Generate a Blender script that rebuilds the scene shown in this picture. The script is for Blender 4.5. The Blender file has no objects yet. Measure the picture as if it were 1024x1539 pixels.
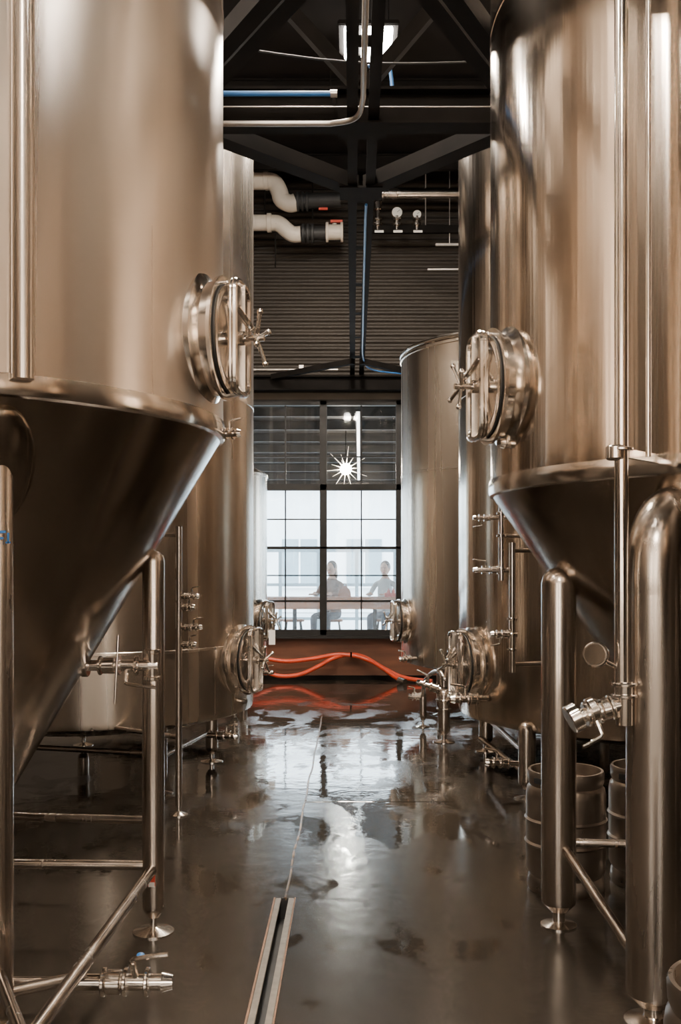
import bpy, bmesh, math, random
from mathutils import Vector, Matrix
random.seed(4)
S=bpy.context.scene
V=Vector
# ---------------------------------------------------------------- materials
def newmat(name):
    m=bpy.data.materials.new(name); m.use_nodes=True
    nt=m.node_tree; return m,nt,nt.nodes["Principled BSDF"]
def pm(name,col,rough=.5,metal=0,var=.0,scale=8,bump=0,spec=.5,emit=None,es=0,vec=(1,1,1),rvar=0):
    m,nt,b=newmat(name)
    b.inputs["Roughness"].default_value=rough
    b.inputs["Metallic"].default_value=metal
    b.inputs["Specular IOR Level"].default_value=spec
    tc=nt.nodes.new("ShaderNodeTexCoord"); mp=nt.nodes.new("ShaderNodeMapping")
    mp.inputs["Scale"].default_value=vec
    nt.links.new(tc.outputs["Object"],mp.inputs["Vector"])
    n=nt.nodes.new("ShaderNodeTexNoise"); n.inputs["Scale"].default_value=scale; n.inputs["Detail"].default_value=5
    nt.links.new(mp.outputs[0],n.inputs["Vector"])
    r=nt.nodes.new("ShaderNodeValToRGB")
    c=Vector(col)
    lo=[max(0,x*(1-var)) for x in c]; hi=[min(1,x*(1+var)) for x in c]
    r.color_ramp.elements[0].position=.3; r.color_ramp.elements[1].position=.7
    r.color_ramp.elements[0].color=(*lo,1); r.color_ramp.elements[1].color=(*hi,1)
    nt.links.new(n.outputs[0],r.inputs[0]); nt.links.new(r.outputs[0],b.inputs["Base Color"])
    if rvar:
        mr=nt.nodes.new("ShaderNodeMapRange"); mr.inputs[3].default_value=max(.02,rough-rvar); mr.inputs[4].default_value=rough+rvar
        mr.inputs[1].default_value=.3; mr.inputs[2].default_value=.7
        nt.links.new(n.outputs[0],mr.inputs[0]); nt.links.new(mr.outputs[0],b.inputs["Roughness"])
    if bump:
        bp=nt.nodes.new("ShaderNodeBump"); bp.inputs["Strength"].default_value=bump; bp.inputs["Distance"].default_value=.01
        nt.links.new(n.outputs[0],bp.inputs["Height"]); nt.links.new(bp.outputs[0],b.inputs["Normal"])
    if emit:
        b.inputs["Emission Color"].default_value=(*emit,1); b.inputs["Emission Strength"].default_value=es
    return m
def steel_tank(name,col,rough,aniso=.6,streak=.25,lo=.9,sc=1.4):
    m,nt,b=newmat(name)
    N=nt.nodes.new; L=nt.links.new
    b.inputs["Metallic"].default_value=1
    tc=N("ShaderNodeTexCoord")
    mp=N("ShaderNodeMapping"); mp.inputs["Scale"].default_value=(5,5,.07); L(tc.outputs["Object"],mp.inputs[0])
    n=N("ShaderNodeTexNoise"); n.inputs["Scale"].default_value=sc; n.inputs["Detail"].default_value=3; n.inputs["Roughness"].default_value=.45
    L(mp.outputs[0],n.inputs["Vector"])
    r=N("ShaderNodeValToRGB"); c=col
    r.color_ramp.elements[0].position=.32; r.color_ramp.elements[1].position=.68
    r.color_ramp.elements[0].color=(c[0]*lo,c[1]*lo,c[2]*lo,1); r.color_ramp.elements[1].color=(*c,1)
    L(n.outputs[0],r.inputs[0]); L(r.outputs[0],b.inputs["Base Color"])
    mr=N("ShaderNodeMapRange"); mr.inputs[1].default_value=.3; mr.inputs[2].default_value=.7
    mr.inputs[3].default_value=rough*.85; mr.inputs[4].default_value=rough*1.2
    L(n.outputs[0],mr.inputs[0]); L(mr.outputs[0],b.inputs["Roughness"])
    bp=N("ShaderNodeBump"); bp.inputs["Strength"].default_value=streak; bp.inputs["Distance"].default_value=.02
    L(n.outputs[0],bp.inputs["Height"]); L(bp.outputs[0],b.inputs["Normal"])
    tg=N("ShaderNodeTangent"); tg.direction_type='RADIAL'; tg.axis='Z'
    b.inputs["Anisotropic"].default_value=aniso; b.inputs["Anisotropic Rotation"].default_value=.25
    L(tg.outputs[0],b.inputs["Tangent"])
    return m
M_TANK=steel_tank("brushed_tank_steel",(.82,.735,.65),.31,.6,.07)
M_TANKB=steel_tank("satin_tank_steel",(.82,.725,.625),.25,.6,.10)
M_TANK2=steel_tank("mirror_tank_steel",(.80,.685,.575),.15,.65,.22,.82,1.6)
M_CONE=steel_tank("cone_steel",(.36,.30,.245),.20,.4,.05)  # darker than the tank steel, imitates the dark floor reflected in the cone
M_POL=pm("polished_steel",(.82,.75,.675),.16,1,.06,6,rvar=.05)
M_LEG=pm("leg_steel",(.56,.49,.425),.24,1,.1,7,vec=(1,1,.1),rvar=.06)
M_DSTEEL=pm("dark_painted_steel",(.0065,.0054,.0046),.8,0,.3,6,.1,spec=.10)
M_RUB=pm("black_rubber",(.02,.02,.02),.6,0,.2,10)
M_PVC=pm("pvc_white",(.62,.55,.46),.45,0,.06,6)
M_BLUE=pm("blue_paint",(.03,.14,.38),.35,0,.1,6)
M_GREY=pm("conduit_zinc",(.5,.46,.42),.35,.9,.1,8)
M_RED=pm("orange_hose_rubber",(.72,.08,.03),.35,0,.15,12)
M_WHITE=pm("dial_white",(.85,.83,.78),.5,0,.02,8)
M_FRAME=pm("window_frame_black",(.016,.015,.014),.5,0,.2,8,spec=.3)
M_KEG=pm("keg_steel",(.40,.35,.30),.34,1,.12,9,rvar=.08)
M_LABEL=pm("warning_red",(.6,.06,.03),.5,0,.05,8)

# ---------------------------------------------------------------- builder
class B:
    def __init__(s,name,loc=(0,0,0)):
        s.name=name; s.loc=V(loc); s.bm=bmesh.new(); s.mats=[]; s.i=0
    def m(s,mat):
        if mat not in s.mats: s.mats.append(mat)
        s.i=s.mats.index(mat); return s
    def f(s,vs):
        try:
            f=s.bm.faces.new(vs); f.material_index=s.i; f.smooth=True; return f
        except ValueError: return None
    def lathe(s,prof,M=None,seg=48):
        M=M or Matrix(); rings=[]
        for r,z in prof:
            if r<1e-5: rings.append([s.bm.verts.new(M@V((0,0,z)))])
            else: rings.append([s.bm.verts.new(M@V((r*math.cos(2*math.pi*k/seg),r*math.sin(2*math.pi*k/seg),z))) for k in range(seg)])
        for a,b in zip(rings,rings[1:]):
            for k in range(seg):
                k2=(k+1)%seg
                if len(a)==1 and len(b)==1: continue
                if len(a)==1: s.f([a[0],b[k],b[k2]])
                elif len(b)==1: s.f([a[k],a[k2],b[0]])
                else: s.f([a[k],a[k2],b[k2],b[k]])
    def frame(s,p,d):
        d=V(d).normalized(); up=V((0,0,1)) if abs(d.z)<.95 else V((0,1,0))
        x=up.cross(d).normalized(); y=d.cross(x)
        return Matrix(((x.x,y.x,d.x,p[0]),(x.y,y.y,d.y,p[1]),(x.z,y.z,d.z,p[2]),(0,0,0,1)))
    def cyl(s,p0,p1,r0,r1=None,seg=24,bev=.0):
        p0=V(p0);p1=V(p1); r1=r0 if r1 is None else r1; L=(p1-p0).length
        M=s.frame(p0,p1-p0)
        if bev: pr=[(0,0),(r0-bev,0),(r0,bev),(r1,L-bev),(r1-bev,L),(0,L)]
        else: pr=[(0,0),(r0,0),(r1,L),(0,L)]
        s.lathe(pr,M,seg)
    def disc(s,p,d,r,t,seg=28):
        p=V(p); d=V(d).normalized(); s.cyl(p-d*t/2,p+d*t/2,r,seg=seg,bev=min(t*.25,.004))
    def torus(s,p,d,R,r,seg=40,rs=10):
        s.lathe([(R+r*math.cos(2*math.pi*k/rs),r*math.sin(2*math.pi*k/rs)) for k in range(rs+1)],s.frame(p,d),seg)
    def box(s,c,sz,R=None,bev=0):
        c=V(c); R=R or Matrix.Identity(3)
        g=bmesh.new(); bmesh.ops.create_cube(g,size=1)
        for v in g.verts: v.co=V((v.co.x*sz[0],v.co.y*sz[1],v.co.z*sz[2]))
        if bev: bmesh.ops.bevel(g,geom=g.edges[:],offset=bev,segments=2,affect='EDGES')
        mp={}
        for v in g.verts: mp[v]=s.bm.verts.new(c+R@v.co)
        for f in g.faces: s.f([mp[v] for v in f.verts])
        g.free()
    def beam(s,p0,p1,w,h,t=None):
        p0=V(p0);p1=V(p1); M=s.frame(p0,p1-p0).to_3x3(); L=(p1-p0).length; c=(p0+p1)/2
        if t is None: s.box(c,(w,h,L),M)
        else:
            up=M@V((0,1,0))
            s.box(c,(t,h-2*t,L),M); s.box(c+up*(h/2-t/2),(w,t,L),M); s.box(c-up*(h/2-t/2),(w,t,L),M)
    def ell(s,c,rad,R=None,n=12,seg=24):
        R=(R or Matrix.Identity(3)).to_4x4()
        M=Matrix.Translation(V(c))@R@Matrix.Diagonal((rad[0],rad[1],rad[2],1))
        s.lathe([(math.sin(math.pi*k/n),-math.cos(math.pi*k/n)) for k in range(n+1)],M,seg)
    def tube(s,pts,r,seg=12,sub=6,closed=False,smooth=True):
        P=[V(p) for p in pts]
        if smooth and len(P)>2:
            Q=[]; n=len(P); rng=n if closed else n-1
            for i in range(rng):
                a=P[(i-1)%n] if (closed or i>0) else P[0]; b=P[i]; c=P[(i+1)%n]; d=P[(i+2)%n] if (closed or i+2<n) else P[-1]
                for k in range(sub):
                    t=k/sub
                    Q.append(.5*((2*b)+(c-a)*t+(2*a-5*b+4*c-d)*t*t+(3*b-a-3*c+d)*t**3))
            if not closed: Q.append(P[-1])
            P=Q
        n=len(P); rings=[]; px=None
        for i,p in enumerate(P):
            a=P[(i-1)%n] if (closed or i>0) else p; c=P[(i+1)%n] if (closed or i<n-1) else p
            d=(c-a).normalized()
            if px is None:
                up=V((0,0,1)) if abs(d.z)<.9 else V((0,1,0)); px=up.cross(d).normalized()
            px=(px-d*px.dot(d)).normalized(); py=d.cross(px)
            rings.append([s.bm.verts.new(p+r*(math.cos(2*math.pi*k/seg)*px+math.sin(2*math.pi*k/seg)*py)) for k in range(seg)])
        pr=list(zip(rings,rings[1:]))
        if closed: pr.append((rings[-1],rings[0]))
        for a,b in pr:
            for k in range(seg): s.f([a[k],a[(k+1)%seg],b[(k+1)%seg],b[k]])
        if not closed: s.f(rings[0][::-1]); s.f(rings[-1])
    def quad(s,a,b,c,d): s.f([s.bm.verts.new(V(x)) for x in (a,b,c,d)])
    def done(s,parent=None,ang=32):
        bmesh.ops.recalc_face_normals(s.bm,faces=s.bm.faces[:])
        for v in s.bm.verts: v.co-=s.loc
        for e in s.bm.edges:
            if len(e.link_faces)==2 and e.calc_face_angle(0)>math.radians(ang): e.smooth=False
        me=bpy.data.meshes.new(s.name); s.bm.to_mesh(me); s.bm.free()
        for m in s.mats: me.materials.append(m)
        o=bpy.data.objects.new(s.name,me); o.location=s.loc; S.collection.objects.link(o)
        if parent: o.parent=parent
        return o
F=1500.; UX=530.; VY=850.; H=1.6
def W(u,v,y): return V(((u-UX)*y/F,y,H-(v-VY)*y/F))

# ---------------------------------------------------------------- parts
def valve(b,p,d,L=.2,r=.02,handle=(0,0,1)):
    p=V(p); d=V(d).normalized(); h=V(handle).normalized()
    b.m(M_POL); b.cyl(p-d*.03,p+d*L,r,seg=18)
    for t in (.22,.48,.74): 
        b.disc(p+d*L*t,d,r*1.75,r*.55)
    b.disc(p+d*L*.34,d,r*1.5,L*.18)
    b.cyl(p+d*L*.61,p+d*L*.61+h*r*3,r*.45,seg=10)
    b.tube([p+d*L*.61+h*r*3,p+d*L*.66+h*r*3.6,p+d*L*1.05+h*r*4.2],r*.32,seg=8)
    b.cyl(p+d*L*.92,p+d*L*1.05,r*1.25,r*.9,seg=18)
def manway(b,c,R,phi,z,d=.47,side=1,k_=.62):
    n=V((math.cos(phi),math.sin(phi),0)); t=V((-math.sin(phi),math.cos(phi),0)); P=V((c[0],c[1],z))+n*R
    M=Matrix(((t.x,0,n.x,P.x),(t.y,0,n.y,P.y),(t.z,1,n.z,P.z),(0,0,0,1)))@Matrix.Diagonal((1,1,k_,1))
    r=d/2
    def Q(a,h,o): return P+t*a+V((0,0,h))+n*o*k_
    b.m(M_POL)
    b.lathe([(r+.045,-.12),(r+.04,-.012),(r+.012,.012),(r,.03),(r,.085),(r+.02,.088),(r+.022,.112),(r+.0,.116),(r-.02,.108)],M,56)
    b.m(M_RUB); b.lathe([(r-.02,.108),(r-.012,.122),(r-.03,.126)],M,56)
    b.m(M_POL)
    b.lathe([(r-.022,.112),(r-.015,.132),(r-.035,.138),(r*.74,.132),(r*.70,.120),(r*.45,.132),(0,.152)],M,56)
    w=r*.46; hh=r*.96; o=.205; rr=.05
    pts=[]
    for sx,sy,a0 in ((1,1,0),(-1,1,90),(-1,-1,180),(1,-1,270)):
        for k in range(4):
            a=math.radians(a0+30*k); pts.append(Q(sx*(w-rr)+rr*math.cos(a),sy*(hh-rr)+rr*math.sin(a),o))
    b.tube(pts,.014,seg=8,closed=True,smooth=False)
    b.tube([p-n*.014 for p in pts],.012,seg=8,closed=True,smooth=False)
    for s in (1,-1):
        b.cyl(Q(0,s*(hh-.0),.185),Q(0,s*(r+.0),.09),.014,seg=10)
    b.beam(Q(0,-hh*.98,o),Q(0,hh*.98,o),.035,.014)
    b.cyl(Q(0,0,.12),Q(0,0,.36),.013,seg=14)
    b.cyl(Q(0,0,.175),Q(0,0,.235),.03,seg=18,bev=.004)
    b.cyl(Q(0,0,.29),Q(0,0,.325),.022,seg=18,bev=.004)
    for k in range(4):
        a=math.radians(25+90*k); e=Q(math.cos(a)*r*.46,math.sin(a)*r*.46,.35)
        b.cyl(Q(0,0,.31),e,.0085,seg=10); b.ell(e,(.013,.013,.013),n=6,seg=10)
    b.cyl(Q(side*(r+.025),-r*.45,.09),Q(side*(r+.025),r*.45,.09),.014,seg=12)
    for s in (-1,1):
        b.tube([Q(side*(r+.025),s*r*.38,.09),Q(side*(r*.7),s*r*.36,.18),Q(side*w,s*r*.3,o)],.011,seg=8)
        b.box(Q(side*(r+.01),s*r*.38,.07),(.03,.03,.04))
    b.tube([Q(-side*w*.9,r*.45,o+.02),Q(-side*w*.3,r*.2,o+.07),Q(side*w*.4,r*.15,o+.08),Q(side*w*.9,r*.32,o+.02)],.012,seg=8)
def foot(b,x,y,r,zt=.10,pr=.09):
    b.m(M_POL); b.lathe([(0,.0),(pr,.0),(pr,.006),(pr*.35,.02),(r*.35,.025),(r*.35,.07),(0,.07)],Matrix.Translation((x,y,0)),32)
def leg(b,x,y,r,zt,pr=.09,cap=True,z0=.10):
    foot(b,x,y,r,pr=pr)
    b.m(M_LEG); b.lathe([(0,z0-.035),(r*.5,z0-.035),(r*.96,z0),(r,z0+.02),(r,zt),(r*.9,zt+r*.45),(r*.6,zt+r*.8),(0,zt+r)],Matrix.Translation((x,y,0)),32)
def cone_tank(name,c,R,zr,zt,zo,ro,mat,seams=()):
    b=B(name,(c[0],c[1],0)); T=Matrix.Translation((c[0],c[1],0))
    b.m(mat)
    pr=[(R,zr)]
    for s in seams: pr+=[(R,s-.012),(R+.003,s-.008),(R+.003,s+.008),(R,s+.012)]
    pr+=[(R,zt),(R-.03,zt+.06),(R*.85,zt+.22),(R*.55,zt+.36),(R*.2,zt+.43),(0,zt+.44)]
    b.lathe(pr,T,160)
    b.m(M_POL); b.lathe([(R-.01,zr+.032),(R+.006,zr+.030),(R+.009,zr+.01),(R+.009,zr-.02),(R+.004,zr-.04),(R-.03,zr-.05)],T,160)
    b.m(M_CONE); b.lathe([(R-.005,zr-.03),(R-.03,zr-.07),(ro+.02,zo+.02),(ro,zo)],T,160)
    b.m(M_POL); b.lathe([(ro,zo+.02),(ro+.03,zo),(ro+.03,zo-.02),(ro*.8,zo-.03),(ro*.8,.03),(0,.03)],T,40)
    return b
def dish_tank(name,c,R,zb,zt,mat,legs,seams=(),lr=.05,dish=.16):
    b=B(name,(c[0],c[1],0)); T=Matrix.Translation((c[0],c[1],0))
    b.m(mat)
    pr=[(0,zb-dish),(R*.4,zb-dish*.92),(R*.75,zb-dish*.6),(R*.94,zb-dish*.22),(R-.01,zb-.01),(R,zb+.03)]
    for s in seams: pr+=[(R,s-.012),(R+.004,s-.008),(R+.004,s+.008),(R,s+.012)]
    pr+=[(R,zt),(R+.012,zt+.005),(R+.012,zt+.03),(R-.01,zt+.05),(R*.85,zt+.12),(R*.5,zt+.2),(0,zt+.23)]
    b.lathe(pr,T,160)
    for (x,y) in legs: leg(b,x,y,lr,zb+.0)
    return b

# ================================================================ LEFT FRONT TANK
c1=(-1.80,4.24)
b=cone_tank("conical_fermentation_tank",c1,1.24,2.19,5.2,.22,.09,M_TANK,seams=(4.0,))
manway(b,c1,1.24,math.radians(-9),2.515,.455,side=1)
leg(b,-.87,4.36,.048,1.62); leg(b,-1.185,3.33,.052,1.98)
leg(b,-2.72,4.12,.05,1.62); leg(b,-2.3,5.05,.05,1.62); leg(b,-2.4,3.45,.05,1.6)
b.m(M_CONE); 
Rp=Matrix.Rotation(math.radians(-56),3,'Z')@Matrix.Rotation(math.radians(30),3,'Y')
b.ell((-1.80+1.11*math.cos(math.radians(-56)),4.24+1.11*math.sin(math.radians(-56)),1.92),(.03,.12,.22),Rp)
b.m(M_LEG)
b.cyl((-1.062,3.215,2.20),(-1.062,3.215,5.15),.036)  # added pipe, imitates a dark reflected band down the tank
b.cyl((-.87,4.36,.29),(-1.7,4.36,.30),.021); b.cyl((-.87,4.36,.28),(-.905,2.75,.275),.024)
b.cyl((-.905,2.75,.30),(-.905,2.75,.06),.024); foot(b,-.905,2.75,.04,pr=.05)
b.m(M_LEG); b.cyl((-.905,2.78,.25),(-1.185,3.33,.25),.02)
b.cyl((-1.185,3.33,.17),(-.93,3.48,.17),.02)
b.cyl((-2.3,5.05,.35),(-1.02,4.9,.35),.02); b.cyl((-1.02,4.9,.35),(-.87,4.36,.35),.018)
b.m(M_LEG); b.cyl((-1.25,3.48,.148),(-.90,3.48,.148),.019)
valve(b,(-.93,3.48,.148),(1,0,0),.29,.028,(-.1,-.35,1))
b.m(M_BLUE); b.ell((-.735,3.46,.25),(.014,.014,.008))
b.m(M_LABEL); b.box((-.868,4.311,.24),(.03,.003,.05)); b.m(M_WHITE); b.box((-.868,4.3105,.222),(.026,.003,.02))
b.m(M_BLUE)
for q in ((0,0,.008,.05),(.014,.021,.03,.008),(.01,0,.022,.007),(.036,0,.006,.035),(.036,-.014,.016,.006)): b.box((-1.168+q[0],3.277+abs(q[0])*.1,1.69+q[1]),(q[2],.004,q[3]))
pv=W(128,1000,4.30); valve(b,pv,(1,0,.0),.30,.024,(0,-.5,-1))
b.m(M_POL); b.cyl(pv+V((.29,0,-.06)),pv+V((.29,0,.06)),.024); b.disc(pv+V((.29,0,.06)),(0,0,1),.036,.02); b.disc(pv+V((.29,0,-.055)),(0,0,1),.036,.02)
b.cyl(pv+V((.15,-.03,.13)),pv+V((.14,-.05,-.16)),.006)
b.disc(pv+V((.0,0,0)),(1,0,0),.05,.03)
valve(b,(-.60,4.33,2.17),(1,-.3,0),.12,.015,(0,0,1))
b.done()
# unseen tanks added beside the viewer to shape reflections in the front tanks
b=cone_tank("conical_fermentation_tank",(-2.35,.75),1.24,2.19,5.2,.22,.09,M_TANK,seams=(4.0,))
for a in (20,110,200,290): leg(b,-2.35+.94*math.cos(math.radians(a)),.75+.94*math.sin(math.radians(a)),.048,1.62)
b.done()
b=cone_tank("polished_fermentation_tank",(2.55,.9),1.3,1.97,5.2,.25,.16,M_TANK2,seams=(4.1,))
for a in (60,150,240,330): leg(b,2.55+1.05*math.cos(math.radians(a)),.9+1.05*math.sin(math.radians(a)),.07,1.5)
b.done()

# ================================================================ RIGHT FRONT TANK
c2=(2.0,4.615)
b=cone_tank("polished_fermentation_tank",c2,1.35,1.97,5.2,.25,.16,M_TANK2,seams=(4.1,))
manway(b,c2,1.35,math.radians(189),2.385,.465,side=-1)
foot(b,1.055,3.5,.09,pr=.10)
b.m(M_LEG); b.lathe([(0,.06),(.05,.06),(.09,.10),(.094,.12),(.094,1.5)],Matrix.Translation((1.055,3.5,0)),36)
b.tube([(1.055,3.5,1.5),(1.055,3.5,1.58),(1.066,3.513,1.68),(1.11,3.565,1.76),(1.18,3.65,1.80),(1.28,3.76,1.80),(1.4,3.9,1.78)],.094,seg=36)
leg(b,.918,4.44,.077,1.52,pr=.08)
leg(b,2.1,5.7,.077,1.55); leg(b,3.05,4.7,.077,1.5); leg(b,2.3,3.45,.077,1.5)
b.m(M_LEG); b.cyl((.925,4.44,.37),(1.06,3.52,.13),.021); b.cyl((.918,4.5,.355),(1.55,4.42,.355),.018)
px,py=.93,3.45
b.m(M_POL); b.cyl((px,py,1.14),(px,py,5.3),.024,seg=28)
for z in (1.99,3.9): b.cyl((px-.02,py,z-.025),(px-.02,py,z+.025),.034,bev=.006); b.beam((px,py,z),(px+.26,py+.28,z),.02,.03); b.disc((px,py,z+.012),(0,0,1),.042,.012)
b.cyl((px+.105,py+.04,1.98),(px+.105,py+.04,5.3),.010,seg=16)
for z in (1.19,1.15): b.disc((px+.01,py,z),(0,0,1),.045,.014)
b.cyl((px+.01,py,1.05),(px+.01,py,1.2),.03)
valve(b,(px+.0,py,1.12),(-1,-.05,-.28),.17,.025,(.3,-.6,-1))
b.m(M_POL); b.disc((px-.165,py-.01,1.075),(-1,-.1,-.5),.05,.04); b.disc((px-.10,py-.0,1.10),(-1,-.1,-.4),.045,.03)
b.cyl((px,py,1.24),(px-.06,py-.02,1.27),.008)
b.disc((px-.095,py-.03,1.295),(-.5,-1,.1),.044,.028); b.m(M_CONE); b.disc((px-.102,py-.044,1.297),(-.5,-1,.1),.036,.004)
valve(b,(.80,4.42,2.13),(-1,-.45,.02),.17,.02,(0,0,1))
b.m(M_POL); b.disc((.76,4.40,2.13),(-1,-.4,0),.042,.05)
b.done()

# ================================================================ LEFT MIDDLE TANK
c3=(-2.03,7.9)
b=dish_tank("bright_beer_tank",c3,1.24,.50,5.05,M_TANKB,[(-1.15,8.15),(-1.35,7.0),(-2.9,7.4),(-2.4,8.9)],seams=(2.85,1.0))
manway(b,c3,1.24,math.radians(-17),.89,.48,side=1)
b.m(M_LEG); b.cyl((-1.35,7.0,.25),(-1.15,8.15,.25),.02); b.cyl((-1.35,7,.28),(-2.9,7.4,.28),.02); b.cyl((-1.115,6.4,.06),(-1.115,6.4,1.85),.022)
foot(b,-1.115,6.4,.04,pr=.06); b.m(M_LEG); b.cyl((-1.115,6.4,.5),(-1.6,6.75,.5),.016); b.cyl((-1.115,6.4,1.8),(-1.6,6.85,1.8),.016)
for z,l in ((1.40,.12),(1.2,.14),(1.09,.10),(1.33,.09)): valve(b,(-1.1,6.4,z),(1,-.2,.05),l,.015,(0,0,1))
valve(b,W(330,1050,7.6),(1,-.4,-.05),.22,.02,(0,0,1))
valve(b,W(318,1105,7.6),(1,-.2,.0),.2,.022,(0,0,1))
b.done()
c4=(-1.98,11.4)
b=dish_tank("serving_tank",c4,1.0,.45,2.60,M_TANKB,[(-1.3,11.0),(-1.3,11.9),(-2.6,11.0),(-2.6,11.9)],seams=())
manway(b,c4,1.0,math.radians(-18),.99,.42,side=1)
b.m(M_WHITE); b.box(W(409,958,10.95),(.07,.01,.16))
valve(b,W(385,1010,11.1),(1,-.3,0),.2,.02)
b.done()
c5=(2.34,7.84)
b=dish_tank("bright_beer_tank",c5,1.5,.47,5.0,M_TANK2,[(1.2,6.86),(1.15,8.6),(3.3,7.2),(3.0,9.0)],seams=(2.9,),lr=.06)
manway(b,c5,1.5,math.radians(194),.86,.50,side=-1)
b.m(M_POL)
b.cyl((1.05,6.55,.9),(1.05,6.55,1.75),.022); b.cyl((1.05,6.55,1.7),(1.45,6.7,1.7),.016); b.cyl((1.05,6.55,.95),(1.45,6.7,.95),.016)
for z in (1.15,1.05,1.25): b.disc((1.05,6.55,z),(0,0,1),.034,.018)
valve(b,(1.05,6.55,1.15),(-1,-.1,0),.14,.018,(0,0,-1))
b.cyl((1.0,6.7,1.5),(1.0,6.7,2.0),.018); 
for z in (1.58,1.8,1.95): b.disc((1.0,6.7,z),(0,0,1),.032,.02)
valve(b,(1.02,6.7,1.57),(-1,0,0),.20,.017,(0,0,1)); b.cyl((1.0,6.7,1.8),(1.35,6.85,1.8),.014)
valve(b,(.98,6.9,1.93),(-1,0,0),.14,.015,(0,0,-1)); b.cyl((.97,6.9,1.93),(1.3,6.95,1.93),.013)
valve(b,W(728,1050,7.2),(-1,-.15,0),.24,.026,(0,0,1))
b.m(M_LEG); b.cyl((1.2,6.86,.3),(1.15,8.6,.3),.022); b.cyl((1.2,6.86,.16),(.95,7.4,.32),.02)
valve(b,(1.1,6.8,.25),(-1,-.2,.1),.2,.022,(0,0,1))
b.done()
c6=(1.95,11.23)
b=dish_tank("lagering_tank",c6,1.4,.55,3.88,M_TANKB,[(.95,10.7),(1.1,12.1),(2.6,10.3),(2.8,12.2)],seams=(2.6,))
manway(b,c6,1.4,math.radians(190),.99,.44,side=-1)
b.m(M_POL); b.torus((c6[0],c6[1],3.95),(0,0,1),1.4,.022,seg=120)
valve(b,W(622,990,10.6),(-1,-.3,0),.16,.022)
b.done()
b=B("outlet_pipe_stand",(.83,9.06,0))
leg(b,.83,9.06,.055,.42,pr=.10); b.m(M_POL)
b.disc((.83,9.06,.38),(0,0,1),.075,.02); b.disc((.83,9.06,.30),(0,0,1),.07,.015)
valve(b,(.83,9.06,.46),(-1,.5,.3),.26,.026,(0,0,1)); valve(b,(.83,9.06,.40),(1,-.3,0),.2,.024,(0,0,1))
b.cyl((.83,9.06,.50),(.83,9.06,.60),.03); b.tube([(.83,9.06,.58),(.78,9.2,.63),(.70,9.6,.50),(.70,9.9,.3)],.02)
leg(b,.70,9.9,.035,.32,pr=.07); valve(b,(.70,9.9,.3),(-1,0,0),.14,.024)
b.done()

# ================================================================ KEGS
def keg(x,y):
    b=B("beer_keg",(x,y,0)); T=Matrix.Translation((x,y,0)); b.m(M_KEG)
    b.lathe([(.165,.0),(.185,.0),(.19,.02),(.185,.06),(.178,.075),(.193,.10),(.195,.2),(.195,.225),(.203,.235),(.195,.245),(.195,.34),(.203,.35),(.195,.36),(.195,.47),(.19,.50),(.178,.515),(.186,.535),(.188,.575),(.183,.588),(.172,.588),(.170,.57),(.168,.53),(.14,.52),(.05,.53),(0,.53)],T,56)
    b.lathe([(.165,0),(.16,.06),(0,.05)],T,40)
    b.m(M_POL); b.lathe([(.045,.52),(.045,.56),(.03,.565),(.03,.55),(0,.55)],T,24)
    for a in (40,220):
        q=V((x+.187*math.cos(math.radians(a)),y+.187*math.sin(math.radians(a)),.55)); b.m(M_RUB)
        b.box(q,(.006,.09,.028),Matrix.Rotation(math.radians(a),3,'Z'),bev=.002)
    b.done()
keg(1.06,4.96); keg(1.50,5.06); keg(.958,2.42)

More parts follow.
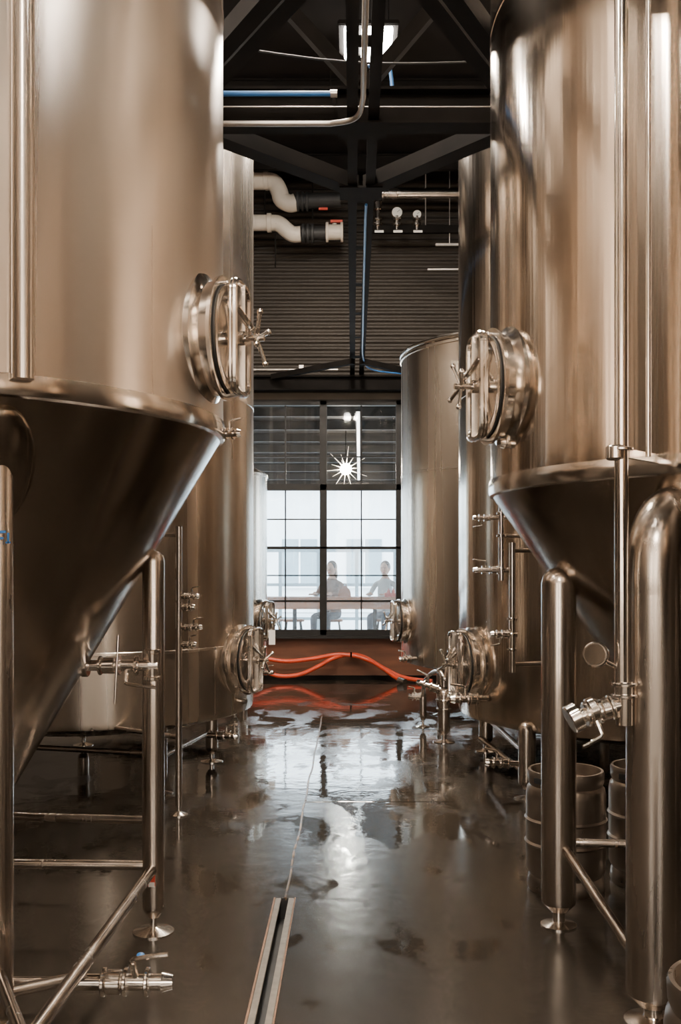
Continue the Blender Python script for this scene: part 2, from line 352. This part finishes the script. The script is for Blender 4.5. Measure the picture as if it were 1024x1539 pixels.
# ================================================================ ROOM
def floor_mat():
    m,nt,b=newmat("wet_polished_concrete"); N=nt.nodes.new; L=nt.links.new
    tc=N("ShaderNodeTexCoord")
    n=N("ShaderNodeTexNoise"); n.inputs["Scale"].default_value=.7; n.inputs["Detail"].default_value=6; n.inputs["Roughness"].default_value=.55
    L(tc.outputs["Object"],n.inputs["Vector"])
    cr=N("ShaderNodeValToRGB"); e=cr.color_ramp.elements
    e[0].position=.3; e[0].color=(.022,.018,.0135,1); e[1].position=.75; e[1].color=(.036,.029,.022,1)
    L(n.outputs[0],cr.inputs[0])
    n2=N("ShaderNodeTexNoise"); n2.inputs["Scale"].default_value=1.9; n2.inputs["Detail"].default_value=8; n2.inputs["Roughness"].default_value=.58; n2.inputs["Distortion"].default_value=.4
    mpp=N("ShaderNodeMapping"); mpp.inputs["Scale"].default_value=(1.5,.8,1); mpp.inputs["Location"].default_value=(3.1,1.7,0)
    L(tc.outputs["Object"],mpp.inputs[0]); L(mpp.outputs[0],n2.inputs["Vector"])
    # puddles gather along the aisle beyond the trench drain
    sp=N("ShaderNodeSeparateXYZ"); L(tc.outputs["Object"],sp.inputs[0])
    my=N("ShaderNodeMapRange"); my.inputs[1].default_value=4.0; my.inputs[2].default_value=7.2; my.inputs[3].default_value=-.12; my.inputs[4].default_value=.035
    L(sp.outputs[1],my.inputs[0])
    ad=N("ShaderNodeMath"); ad.operation='ADD'; L(n2.outputs[0],ad.inputs[0]); L(my.outputs[0],ad.inputs[1])
    rr=N("ShaderNodeValToRGB"); e=rr.color_ramp.elements
    e[0].position=.47; e[0].color=(.20,.20,.20,1); e[1].position=.535; e[1].color=(.04,.04,.04,1)
    L(ad.outputs[0],rr.inputs[0]); L(rr.outputs[0],b.inputs["Roughness"])
    L(cr.outputs[0],b.inputs["Base Color"])
    n3=N("ShaderNodeTexNoise"); n3.inputs["Scale"].default_value=8; n3.inputs["Detail"].default_value=5
    L(tc.outputs["Object"],n3.inputs["Vector"])
    bs=N("ShaderNodeMapRange"); bs.inputs[1].default_value=.04; bs.inputs[2].default_value=.20; bs.inputs[3].default_value=.11; bs.inputs[4].default_value=.18
    L(rr.outputs[0],bs.inputs[0])
    bp=N("ShaderNodeBump"); bp.inputs["Distance"].default_value=.012
    L(bs.outputs[0],bp.inputs["Strength"])
    L(n3.outputs[0],bp.inputs["Height"]); L(bp.outputs[0],b.inputs["Normal"])
    b.inputs["Specular IOR Level"].default_value=.6
    return m
M_FLOOR=floor_mat()
M_CEIL=pm("ceiling_dark",(.008,.0065,.0055),.9,0,.3,3,spec=.1)
M_WALL=pm("wall_tan_paint",(.42,.37,.31),.8,0,.08,3)
M_WALLD=pm("wall_dark_paint",(.12,.10,.08),.8,0,.1,3)
M_CORR=pm("corrugated_metal",(.024,.019,.0145),.6,.2,.2,4,vec=(.3,1,1),spec=.3)
M_BASE=pm("rust_brown_panel",(.15,.058,.028),.6,0,.3,5,vec=(.4,1,2))
X0,X1,Y0,Y1,ZC=-4.8,4.8,-5.,14.,7.
dx0,dx1,dy,dyn=-.37,-.28,4.8,-4.6
b=B("floor"); b.m(M_FLOOR)
b.quad((X0,Y0,0),(dx0,Y0,0),(dx0,dy,0),(X0,dy,0)); b.quad((dx1,Y0,0),(X1,Y0,0),(X1,dy,0),(dx1,dy,0)); b.quad((X0,dy,0),(X1,dy,0),(X1,Y1,0),(X0,Y1,0)); b.quad((dx0,Y0,0),(dx1,Y0,0),(dx1,dyn,0),(dx0,dyn,0))
b.done()
b=B("trench_drain"); b.m(M_RUB)
b.quad((dx0,dyn,-.1),(dx1,dyn,-.1),(dx1,dy,-.1),(dx0,dy,-.1)); b.quad((dx0,dyn,0),(dx0,dyn,-.1),(dx0,dy,-.1),(dx0,dy,0)); b.quad((dx1,dyn,0),(dx1,dyn,-.1),(dx1,dy,-.1),(dx1,dy,0)); b.quad((dx0,dy,0),(dx1,dy,0),(dx1,dy,-.1),(dx0,dy,-.1)); b.quad((dx0,dyn,0),(dx1,dyn,0),(dx1,dyn,-.1),(dx0,dyn,-.1))
b.m(pm("drain_rail_steel",(.20,.175,.145),.4,.7,.2,20))
for x in (dx0+.014,dx1-.014): b.box((x,(dyn+dy)/2,-.006),(.026,dy-dyn,.016),bev=.002)
b.m(pm("rusty_edge",(.20,.10,.05),.5,.3,.3,20)); b.box((dx0-.004,(dyn+dy)/2,.001),(.008,dy-dyn,.006)); b.box((dx1+.004,(dyn+dy)/2,.001),(.006,dy-dyn,.006))
b.done()
b=B("floor_expansion_joint"); b.m(pm("joint_sealant",(.16,.11,.07),.25,0,.6,14,.3))
pts=[(-.322+.003*math.sin(k*1.3)+random.uniform(-.003,.003),dy+k*.2,-.0025) for k in range(30)]
b.tube(pts,.0085,seg=6,sub=3)
b.m(M_FLOOR); b.tube([(-.32+k*.1,6.76+random.uniform(-.006,.006),-.001) for k in range(11)],.004,seg=6,sub=2)
b.done()
b=B("ceiling"); b.m(M_CEIL); b.box((0,(Y0+Y1)/2,ZC+.05),(X1-X0+.4,Y1-Y0+.4,.1)); b.done()
b=B("wall_left"); b.m(M_WALLD); b.box((X0-.1,(Y0+Y1)/2,ZC/2),(.2,Y1-Y0+.4,ZC)); b.done()
b=B("wall_right"); b.m(M_WALLD); b.box((X1+.1,(Y0+Y1)/2,ZC/2),(.2,Y1-Y0+.4,ZC)); b.done()
b=B("wall_rear"); b.m(M_WALL)
fill_wins=[(-3.5,-2.1),(-.6,.6),(2.1,3.5)]; rz0,rz1=1.2,4.4  # unseen rear windows, added as fill light for the tanks
xs=[X0]+[v for w in fill_wins for v in w]+[X1]
for k in range(0,len(xs),2): b.box(((xs[k]+xs[k+1])/2,Y0-.1,ZC/2),(xs[k+1]-xs[k],.2,ZC))
for a,c in fill_wins: b.box(((a+c)/2,Y0-.1,rz0/2),(c-a,.2,rz0)); b.box(((a+c)/2,Y0-.1,(rz1+ZC)/2),(c-a,.2,ZC-rz1))
b.done()
def glass(name,tint,h0,h1,refl=.08):
    gm=bpy.data.materials.new(name); gm.use_nodes=True; nt=gm.node_tree; nt.nodes.clear()
    o=nt.nodes.new("ShaderNodeOutputMaterial"); mx=nt.nodes.new("ShaderNodeMixShader"); tr=nt.nodes.new("ShaderNodeBsdfTransparent"); gl=nt.nodes.new("ShaderNodeBsdfGlossy"); gl.inputs["Roughness"].default_value=.03
    mx.inputs[0].default_value=refl; tr.inputs[0].default_value=(*tint,1)
    tl=nt.nodes.new("ShaderNodeBsdfTranslucent"); tl.inputs[0].default_value=(.8,.9,.95,1); mx2=nt.nodes.new("ShaderNodeMixShader")
    nz=nt.nodes.new("ShaderNodeTexNoise"); nz.inputs["Scale"].default_value=6; nz.inputs["Detail"].default_value=6
    mr=nt.nodes.new("ShaderNodeMapRange"); mr.inputs[1].default_value=.3; mr.inputs[2].default_value=.7; mr.inputs[3].default_value=h0; mr.inputs[4].default_value=h1
    tcx=nt.nodes.new("ShaderNodeTexCoord"); nt.links.new(tcx.outputs["Object"],nz.inputs["Vector"]); nt.links.new(nz.outputs[0],mr.inputs[0]); nt.links.new(mr.outputs[0],mx2.inputs[0])
    nt.links.new(tr.outputs[0],mx2.inputs[1]); nt.links.new(tl.outputs[0],mx2.inputs[2])
    nt.links.new(mx2.outputs[0],mx.inputs[1]); nt.links.new(gl.outputs[0],mx.inputs[2]); nt.links.new(mx.outputs[0],o.inputs[0])
    return gm
G_FILL=glass("bronze_glass",(.95,.80,.65),0,.01); G_LOW=glass("dusty_glass",(.82,.95,1),.10,.20); G_UP=glass("tinted_glass",(.50,.52,.52),.0,.01,.05)  # lower panes: whitish haze added to imitate glare over the view
for k,(a,c) in enumerate(fill_wins):
    b=B("window_%d"%(k+2)); b.m(M_FRAME)
    for x in (a+.03,(a+c)/2,c-.03): b.box((x,Y0-.05,(rz0+rz1)/2),(.06,.06,rz1-rz0))
    for z in (rz0+.03,2.2,3.2,rz1-.03): b.box(((a+c)/2,Y0-.05,z),(c-a,.06,.06))
    b.m(G_FILL); b.quad((a,Y0-.05,rz0),(c,Y0-.05,rz0),(c,Y0-.05,rz1),(a,Y0-.05,rz1))  # bronze tint added to warm the fill daylight
    b.done()
wz0,wz1=.62,3.92; wx=[-2.55,-1.48,-.41,.66,1.73,2.80]
b=B("wall_front"); b.m(M_WALLD)
b.box(((X0+wx[0])/2,Y1+.12,ZC/2),(wx[0]-X0,.2,ZC)); b.box(((X1+wx[-1])/2,Y1+.12,ZC/2),(X1-wx[-1],.2,ZC))
b.box(((wx[0]+wx[-1])/2,Y1+.12,(wz1+ZC)/2),(wx[-1]-wx[0],.2,ZC-wz1))
b.m(M_BASE); b.box(((wx[0]+wx[-1])/2,Y1+.12,wz0/2),(wx[-1]-wx[0],.2,wz0))
b.m(M_CORR)
z=4.02; rows=[]
while z<ZC:
    ph=(z-4.02)/.10; rows.append((Y1-.005-.022*(.5+.5*math.tanh(2.5*math.sin(2*math.pi*ph))),z)); z+=.0125
va=[(b.bm.verts.new((X0,y,z)),b.bm.verts.new((X1,y,z))) for y,z in rows]
for p,q in zip(va,va[1:]): b.f([p[0],p[1],q[1],q[0]])
b.done()
b=B("baseboard_front"); b.m(M_DSTEEL); b.box((0,Y1-.01,.03),(X1-X0,.04,.06)); b.done()
b=B("window_1"); b.m(M_FRAME)
for i,x in enumerate(wx): b.box((x,Y1+.05,(wz0+wz1)/2),(.10,.1,wz1-wz0),bev=.006)
for z,h in ((wz0+.03,.10),(wz1-.03,.08),(2.70,.09),(1.85,.04)): b.box(((wx[0]+wx[-1])/2,Y1+.045,z),(wx[-1]-wx[0],.09,h),bev=.005)
for x0,x1 in zip(wx,wx[1:]):
    b.box(((x0+x1)/2,Y1+.06,(wz0+wz1)/2),(.020,.03,wz1-wz0))
for z in (3.13,2.25,1.46,1.10): b.box(((wx[0]+wx[-1])/2,Y1+.06,z),(wx[-1]-wx[0],.03,.019 if z!=1.10 else .03))
b.box(((wx[0]+wx[-1])/2,Y1-.04,wz0-.02),(wx[-1]-wx[0]+.1,.14,.035))
b.m(G_LOW); b.quad((wx[0],Y1+.07,wz0),(wx[-1],Y1+.07,wz0),(wx[-1],Y1+.07,2.70),(wx[0],Y1+.07,2.70))
b.m(G_UP); b.quad((wx[0],Y1+.07,2.70),(wx[-1],Y1+.07,2.70),(wx[-1],Y1+.07,wz1),(wx[0],Y1+.07,wz1))
b.done()

# ================================================================ STEEL ROOF FRAME
b=B("steel_roof_truss"); b.m(M_DSTEEL)
Z=4.36
b.beam((X0,6.05,Z),(X1,6.05,Z),.16,.22,.018)
for x in (.0,.125):
    b.beam((x,-2,4.27),(x,13.95,4.27),.065,.012); b.beam((x+(.028 if x else -.028),-2,4.32),(x+(.028 if x else -.028),13.95,4.32),.010,.10)
for k in range(14): b.box((.0625,-1.5+k*1.1,4.28),(.16,.10,.012))
b.beam((X0,13.8,4.12),(X1,13.8,4.12),.14,.20,.02)
b.beam((X0,2.0,Z),(X1,2.0,Z),.16,.24,.018)
for s in (-1,1):
    for o in (0,.12):
        b.beam((.06+s*(.06+o),4.25,4.27),(s*(1.0+o),5.95,4.27),.09,.014); b.beam((.06+s*(.10+o),4.25,4.32),(s*(1.04+o),5.95,4.32),.014,.11)
    b.beam((s*.98,6.10,4.26),(.06+s*.06,7.10,4.26),.13,.014); b.beam((s*.93,6.13,4.32),(.06+s*.02,7.10,4.32),.014,.11); b.beam((s*1.04,6.16,4.32),(.06+s*.12,7.15,4.32),.014,.11)
    b.beam((.06+s*.05,12.7,4.2),(s*1.1,13.75,4.2),.07,.07)
    b.beam((.06,6.1,4.5),(s*2.2,6.1,7.0),.08,.08)
    b.beam((s*3.6,-2,5.9),(s*3.6,13.9,5.9),.14,.2,.018)
b.box((.06,7.1,4.25),(.30,.24,.012)); b.box((.06,6.05,4.24),(.30,.24,.012))
for k in range(9): b.beam((X0,-3+k*2,6.85),(X1,-3+k*2,6.85),.08,.2,.015)
b.done()
def pipe(name,mat,pts,r,**k):
    b=B(name); b.m(mat); b.tube(pts,r,**k); return b
b=pipe("blue_air_pipe",M_BLUE,[(-1.5,5.88,4.38),(-.12,5.88,4.38)],.016,smooth=False); b.m(M_GREY); b.cyl((-.13,5.88,4.38),(-.09,5.88,4.38),.022); b.cyl((-.11,5.88,4.38),(-.11,6.0,4.38),.008); b.done()
b=pipe("electrical_conduit",M_GREY,[(-1.5,5.85,4.19),(-.3,5.85,4.19),(-.1,5.84,4.19),(.02,5.78,4.195),(.055,5.6,4.20),(.06,5.2,4.20),(.06,3,4.20),(.06,-1,4.20)],.016); b.done()
b=pipe("electrical_conduit",M_GREY,[(-.9,5.94,4.33),(.9,5.94,4.33)],.005,smooth=False); b.done()
b=pipe("electrical_conduit",M_GREY,[(-2.5,13.66,4.28),(-.2,13.66,4.28)],.018,smooth=False); b.m(M_GREY); b.box((-.7,13.66,4.30),(.06,.06,.08)); b.done()
b=pipe("blue_air_hose",M_BLUE,[(.10,7.3,4.24),(.10,8,4.23),(.115,11,4.22),(.14,12.6,4.2),(.3,13.3,4.2),(.9,13.6,4.2)],.010); b.done()
b=pipe("blue_air_hose",M_BLUE,[(.10,6.3,4.75),(.16,6.3,4.78),(.23,6.3,4.75),(.25,6.25,4.58),(.25,6.2,4.48)],.012); b.done()
b=pipe("sagging_cable",M_RUB,[(-1.2,5.9,4.75),(0,5.85,4.55),(1.2,5.9,4.6)],.006); b.done()
b=B("insulated_pipe_run"); b.m(M_PVC); y=13.4
P=lambda u,v,yy=y: W(u,v,yy)
b.tube([P(330,272),P(395,272),P(412,275),P(420,288),P(424,300),P(436,306),P(445,304)],.115,seg=20)
b.tube([P(330,335),P(405,335),P(420,337),P(430,345),P(440,352),P(452,352)],.105,seg=20)
for q in ((400,272),(405,335)): b.disc(P(*q),(1,0,0),.125,.06)
b.m(M_RUB)
for u,v in ((448,303),(456,351)):
    for k in range(3): b.disc(P(u+k*7,v),(1,0,0),.125,.035)
b.cyl(P(445,303),P(512,300),.10); b.cyl(P(455,351),P(492,350),.085)
b.m(M_PVC); b.cyl(P(492,349),P(514,349),.10,bev=.01)
for u in (492,514): b.disc(P(u,349),(1,0,0),.13,.035)
b.cyl(P(503,349),P(503,336),.03)
b.m(M_LABEL); b.box(P(506,333),(.16,.05,.03)); b.box(P(486,314),(.12,.03,.03)); b.m(M_DSTEEL)
for u in (398,470): b.cyl(P(u,330),V((P(u,0).x,y,7.0)),.010,seg=8)
b.cyl(P(414,352),P(414,402),.010,seg=8)
b.done()
b=B("pressure_gauge_manifold"); y=13.4; b.m(M_LEG)
b.cyl(P(573,291),P(760,291),.075); b.disc(P(575,291),(1,0,0),.09,.04)
b.m(M_DSTEEL); b.beam(P(560,345),P(760,345),.06,.10)
b.m(M_LEG)
for u in (568,597,627):
    b.cyl(P(u,346),P(u,325),.035); b.disc(P(u,338),(0,0,1),.07,.04); b.disc(P(u,330),(0,0,1),.06,.03)
b.cyl(P(568,330),P(568,255),.03); b.disc(P(568,262),(0,0,1),.07,.04); b.disc(P(568,310),(0,0,1),.06,.1)
for u,v,r in ((597,320,.078),(627,323,.062)):
    b.m(M_POL); b.disc(P(u,v),(0,-1,0),r,.05); b.m(M_WHITE); b.disc(P(u,v)+V((0,-.028,0)),(0,-1,0),r*.88,.006)
    b.m(M_RUB); b.beam(P(u,v)+V((0,-.034,0)),P(u,v)+V((r*.5,-.034,r*.4)),.006,.004)
b.m(M_WHITE)
for u in (570,598,628): b.box(P(u,350)+V((0,-.06,0)),(.12,.004,.03))
b.m(M_GREY); b.beam(P(655,368),P(700,368),.04,.03); b.beam(P(643,405),P(700,405),.03,.02)
b.cyl(P(676,368),P(676,200),.006,seg=8)
b.cyl(P(640,345),V((P(640,0).x,y,7)),.008,seg=8)
b.done()

b=B("orange_brewery_hose"); b.m(M_RED)
def hp(l): return [V((W(u,v,yy).x,yy,max(.032,W(u,v,yy).z))) for u,v,yy in l]
b.tube(hp([(330,1000,13.7),(370,992,13.85),(398,990,13.88),(430,994,13.88),(470,990,13.88),(505,984,13.88),(535,986,13.88),(560,995,13.85),(580,1006,13.8),(600,1016,13.7),(620,1021,13.6),(650,1024,13.5)]),.03,seg=14)
b.tube(hp([(330,990,13.6),(370,996,13.8),(395,1008,13.8),(420,1016,13.78),(450,1014,13.78),(478,1002,13.8),(500,990,13.82),(525,984,13.94),(548,988,13.9),(572,1002,13.76),(595,1018,13.6),(607,1026,13.45)]),.03,seg=14)
b.m(M_POL); e=hp([(600,1022,13.5),(609,1026,13.42)]); b.cyl(e[0],e[1],.045); 
b.m(M_DSTEEL); b.tube([(-.02,13.99,.36),(-.02,13.84,.34),(-.02,13.80,.40)],.012)
b.done()

# ================================================================ LAMPS
M_LAMP=pm("lamp_tube",(1,1,1),.4,emit=(1,.97,.92),es=120)
def highbay(x,y,z,power,w=.46,d=.5,n=3,col=(1,.85,.695)):
    b=B("high_bay_light",(x,y,z)); b.m(M_DSTEEL)
    b.box((x,y,z+.06),(w+.08,d+.06,.05),bev=.01)
    for s in (-1,1): b.cyl((x+s*w*.4,y,z+.08),(x+s*w*.4,y,ZC),.006,seg=8)
    b.m(M_LAMP)
    for k in range(n): b.cyl((x-w/2+w*(k+.5)/n,y-d/2,z+.01),(x-w/2+w*(k+.5)/n,y+d/2,z+.01),w/n*.40,seg=14)
    o=b.done()
    l=bpy.data.lights.new("bay_glow",'AREA'); l.shape='RECTANGLE'; l.size=w; l.size_y=d; l.energy=power; l.color=col
    lo=bpy.data.objects.new("bay_glow",l); lo.location=(0,0,-.06); lo.parent=o; S.collection.objects.link(lo)
highbay(.14,8.95,6.27,300,w=.46,d=.48)
highbay(-.35,6.3,6.35,240)  # unseen lamp added above the view to brighten the middle tank tops
highbay(-.05,10.62,6.4,240,d=.3)  # lamp added behind the cross beam to brighten the far right tank
highbay(-.2,1.0,6.25,380); highbay(0,-2.6,6.2,420)
highbay(-3.4,1.2,6.3,270); highbay(3.4,1.2,6.3,270)
highbay(-3.7,8.5,6.3,180); highbay(3.9,8.5,6.3,180)

# ================================================================ OUTSIDE
M_PATIO=pm("patio_concrete",(.55,.56,.56),.8,0,.1,2)
M_FAC=pm("white_facade",(.8,.82,.82),.8,0,.04,2)
M_BRONZE=pm("facade_glass",(.24,.31,.34),.3,0,.1,2)
M_WOOD=pm("counter_wood",(.40,.15,.06),.5,0,.3,6,vec=(.3,3,3))
b=B("patio_ground"); b.m(M_PATIO); b.quad((-30,14.25,-.02),(30,14.25,-.02),(30,45,-.02),(-30,45,-.02)); b.done()
b=B("neighbour_building",(0,34,0)); b.m(M_FAC); b.box((0,34.5,2.2),(40,1,4.4)); b.m(M_BRONZE)
for k in range(-8,9): b.box((k*2.2+.4,33.98,1.7),(1.2,.06,1.6)); 
b.m(M_FAC)
for k in range(-8,9): b.box((k*2.2+.4,33.94,1.7),(.06,.04,1.6)); b.box((k*2.2+.4,33.92,.86),(1.4,.12,.06))
b.m(M_PATIO); b.box((0,33.9,4.35),(40,.4,.16)); b.done()
b=B("patio_fence"); b.m(M_BRONZE)
for k in range(-6,8): b.box((k*.9+.1,23.5,1.0),(.08,.06,2.0))
for z in (.35,1.15,1.95): b.box((.5,23.5,z),(12.6,.05,.07))
b.done()
b=B("patio_awning"); b.m(pm("awning_dark",(.03,.026,.022),.6,0,.2,3)); 
b.beam((0,14.3,4.25),(0,22,3.42),16,.06)
for k in range(9): 
    yy=14.8+k*.85; zz=4.25-(yy-14.3)*.1078; b.box((0,yy,zz-.10),(16,.07,.14))
for x in (-3.4,3.2): b.box((x,21.9,1.7),(.14,.14,3.4))
b.box((0,21.95,3.36),(16,.1,.14))
b.m(pm("strip_emit",(1,1,1),.4,emit=(1,.96,.9),es=9)); b.beam((.085,15.2,3.93),(.13,20.6,3.38),.05,.03); b.m(M_DSTEEL); b.beam((.085,15.2,3.965),(.13,20.6,3.415),.09,.03)
b.done()
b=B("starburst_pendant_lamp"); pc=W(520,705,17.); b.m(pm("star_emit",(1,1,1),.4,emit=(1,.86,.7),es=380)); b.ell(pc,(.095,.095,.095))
b.m(pm("star_rod_emit",(1,.9,.8),.4,emit=(1,.8,.62),es=3.5))  # glowing rods added to imitate lens glare rays around the bulb
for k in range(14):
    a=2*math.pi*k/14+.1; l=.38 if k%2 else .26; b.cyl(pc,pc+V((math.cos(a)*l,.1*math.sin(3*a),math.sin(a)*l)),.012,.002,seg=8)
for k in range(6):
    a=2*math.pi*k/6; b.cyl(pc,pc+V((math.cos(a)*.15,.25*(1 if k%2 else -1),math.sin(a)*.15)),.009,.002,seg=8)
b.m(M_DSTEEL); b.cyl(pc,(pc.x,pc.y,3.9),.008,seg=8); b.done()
b=B("outdoor_bar_counter"); b.m(M_WOOD); b.box((0,15.5,1.08),(7,.42,.07),bev=.008); b.box((0,15.32,.99),(7,.04,.12)); b.m(M_DSTEEL)
for x in (-3.2,-2.1,-.9,.35,1.5,2.6): b.box((x,15.55,.51),(.06,.06,1.06)); 
b.box((0,15.55,.25),(6.6,.04,.04)); b.done()
def stool(x,y):
    b=B("bar_stool",(x,y,0)); b.m(M_WOOD); b.lathe([(0,.70),(.17,.70),(.18,.72),(.17,.74),(0,.735)],Matrix.Translation((x,y,0)),32); b.m(M_DSTEEL)
    for sx in (-1,1):
        for sy in (-1,1): b.cyl((x+sx*.11,y+sy*.11,.71),(x+sx*.2,y+sy*.2,-.02),.014,seg=10)
    b.torus((x,y,.28),(0,0,1),.235,.011); b.done()
def person(name,x,y,top,pants,hair,rot=0,lean=0,longhair=True):
    e=bpy.data.objects.new(name,None); e.location=(x,y,0); e.rotation_euler=(0,0,rot); S.collection.objects.link(e)
    v=[((0,0,.83),.15),((0,0,.98),.125),((0,lean*.5,1.2),.145),((0,lean,1.34),.075),((0,lean,1.42),.052),((0,lean-.01,1.47),.05)]
    ed=[(0,1),(1,2),(2,3),(3,4),(4,5)]
    for s in (-1,1):
        i=len(v)
        v+=[((s*.165,lean,1.30),.058),((s*.235,lean-.08,1.13),.046),((s*.215,lean-.20,1.17-.02),.038),((s*.13,lean-.36,1.155),.028),((s*.12,lean-.40,1.15),.03)]
        ed+=[(3,i),(i,i+1),(i+1,i+2),(i+2,i+3),(i+3,i+4)]
        i=len(v)
        v+=[((s*.09,-.03,.81),.095),((s*.12,-.40,.80),.066),((s*.12,-.40,.55),.055),((s*.12,-.36,.36),.04),((s*.12,-.48,.315),.038)]
        ed+=[(0,i),(i,i+1),(i+1,i+2),(i+2,i+3),(i+3,i+4)]
    me=bpy.data.meshes.new("body"); me.from_pydata([q[0] for q in v],ed,[]); o=bpy.data.objects.new("body",me); S.collection.objects.link(o)
    md=o.modifiers.new("s",'SKIN'); md.use_smooth_shade=True
    for k,q in enumerate(v): me.skin_vertices[0].data[k].radius=(q[1],q[1]*.8); 
    me.skin_vertices[0].data[0].use_root=True
    o.modifiers.new("ss",'SUBSURF').levels=2
    dg=bpy.context.evaluated_depsgraph_get(); m2=bpy.data.meshes.new_from_object(o.evaluated_get(dg)); bpy.data.objects.remove(o)
    for mt in (top,pants,M_SKIN,M_RUB): m2.materials.append(mt)
    for p in m2.polygons:
        p.use_smooth=True; c=p.center
        p.material_index=2 if (c.z>1.385 or (c.y<lean-.33 and c.z>1.05)) else 0 if (c.z>.86 ) else 3 if c.z<.36 else 1
    o=bpy.data.objects.new("body",m2); S.collection.objects.link(o); o.parent=e
    h=B("head"); h.m(M_SKIN); c=V((0,lean-.02,1.55))
    h.ell(c,(.072,.09,.112)); h.ell(c+V((0,-.03,-.055)),(.05,.055,.055)); h.ell(c+V((0,-.095,-.012)),(.013,.02,.022))
    for s in (-1,1): h.ell(c+V((s*.073,.005,-.01)),(.012,.02,.03)); h.m(M_RUB); h.ell(c+V((s*.03,-.083,.012)),(.012,.008,.007)); h.m(M_SKIN)
    h.m(M_LABEL); h.ell(c+V((0,-.083,-.055)),(.024,.008,.007)); h.m(hair)
    h.ell(c+V((0,.022,.025)),(.085,.09,.108))
    if longhair: h.ell(c+V((0,.06,-.09)),(.08,.045,.15))
    h.done(parent=e)
    g=B("hands"); g.m(M_SKIN)
    for s in (-1,1):
        q=V((s*.12,lean-.42,1.148)); g.ell(q,(.038,.045,.016))
        for k,l in enumerate((.055,.068,.074,.062)):
            a=q+V(((k-1.5)*.018,-.035,0)); m_=a+V((0,-l*.6,.006)); g.tube([a,m_,m_+V((0,-l*.4,-.014))],.0085,seg=8)
        g.tube([q+V((-s*.03,.01,0)),q+V((-s*.055,-.015,.002)),q+V((-s*.06,-.04,-.006))],.0095,seg=8)
    g.done(parent=e)
M_SKIN=pm("skin",(.55,.32,.22),.5,0,.05,6)
stool(-.33,16.05); person("seated_woman",-.33,16.05,pm("brown_jacket",(.16,.075,.045),.8,0,.2,8),pm("dark_jeans",(.03,.04,.06),.8,0,.2,8),pm("dark_hair",(.02,.012,.008),.5,0,.2,20),rot=-.45)
stool(.53,16.1); person("seated_man",.53,16.1,pm("pale_shirt",(.58,.62,.64),.8,0,.1,8),pm("jeans",(.10,.14,.2),.8,0,.2,8),pm("brown_hair",(.10,.06,.04),.5,0,.2,20),rot=-.35,longhair=False)
stool(-.95,16.05); stool(-1.3,16.1); stool(1.2,16.1)
b=B("leather_tote_bag",(-.12,15.45,1.12)); b.m(pm("rust_leather",(.42,.13,.05),.6,0,.15,8))
v=[b.bm.verts.new(V((-.12,15.45,1.117))+V(q)) for q in ((-.1,-.05,0),(.1,-.05,0),(.1,.05,0),(-.1,.05,0),(-.085,-.03,.10),(.085,-.03,.10),(.085,.03,.10),(-.085,.03,.10),(-.02,0,.17),(.02,0,.17))]
for q in ((0,1,2,3),(0,1,5,4),(2,3,7,6),(1,2,6,5),(3,0,4,7),(4,5,9,8),(6,7,8,9),(5,6,9),(7,4,8)): b.f([v[k] for k in q])
b.tube([(-.16,15.45,1.23),(-.14,15.45,1.31),(-.10,15.45,1.31),(-.08,15.45,1.23)],.006,seg=6); b.done()
b=B("red_condiment_caddy",(.60,15.40,1.13)); x=.60; y=15.40; b.m(M_LABEL); b.box((x,y,1.125),(.2,.12,.02)); b.box((x,y-.06,1.15),(.2,.01,.05)); b.box((x,y+.06,1.15),(.2,.01,.05)); b.box((x-.1,y,1.15),(.01,.12,.05)); b.box((x+.1,y,1.15),(.01,.12,.05))
for q in (-.04,.03): b.cyl((x+q,y,1.13),(x+q,y,1.22),.025); b.cyl((x+q,y,1.22),(x+q,y,1.25),.012,.005)
b.done()

# ================================================================ WORLD + portals
w=bpy.data.worlds.new("sky"); S.world=w; w.use_nodes=True; nt=w.node_tree; bg=nt.nodes["Background"]
tc=nt.nodes.new("ShaderNodeTexCoord"); sx=nt.nodes.new("ShaderNodeSeparateXYZ"); cr=nt.nodes.new("ShaderNodeValToRGB")
cr.color_ramp.elements[0].position=.0; cr.color_ramp.elements[0].color=(.97,.98,1,1); cr.color_ramp.elements[1].position=.8; cr.color_ramp.elements[1].color=(.75,.86,1,1)
nt.links.new(tc.outputs["Generated"],sx.inputs[0]); nt.links.new(sx.outputs[2],cr.inputs[0]); nt.links.new(cr.outputs[0],bg.inputs[0]); bg.inputs[1].default_value=14
def portal(x0,x1,z0,z1,y,rx):
    l=bpy.data.lights.new("sky_portal",'AREA'); l.shape='RECTANGLE'; l.size=x1-x0; l.size_y=z1-z0; l.cycles.is_portal=True
    o=bpy.data.objects.new("sky_portal",l); o.location=((x0+x1)/2,y,(z0+z1)/2); o.rotation_euler=(rx,0,0); S.collection.objects.link(o)
portal(wx[0],wx[-1],wz0,wz1,Y1+.2,math.radians(-90))
for a,c in fill_wins: portal(a,c,rz0,rz1,Y0-.15,math.radians(90))

# ================================================================ CAMERA
cd=bpy.data.cameras.new("camera"); cd.sensor_width=36; cd.lens=36*1500/1539; cd.shift_x=-18/1539; cd.shift_y=80.5/1539; cd.clip_end=200
co=bpy.data.objects.new("camera",cd); co.location=(0,0,H); co.rotation_euler=(math.radians(90),0,0); S.collection.objects.link(co); S.camera=co
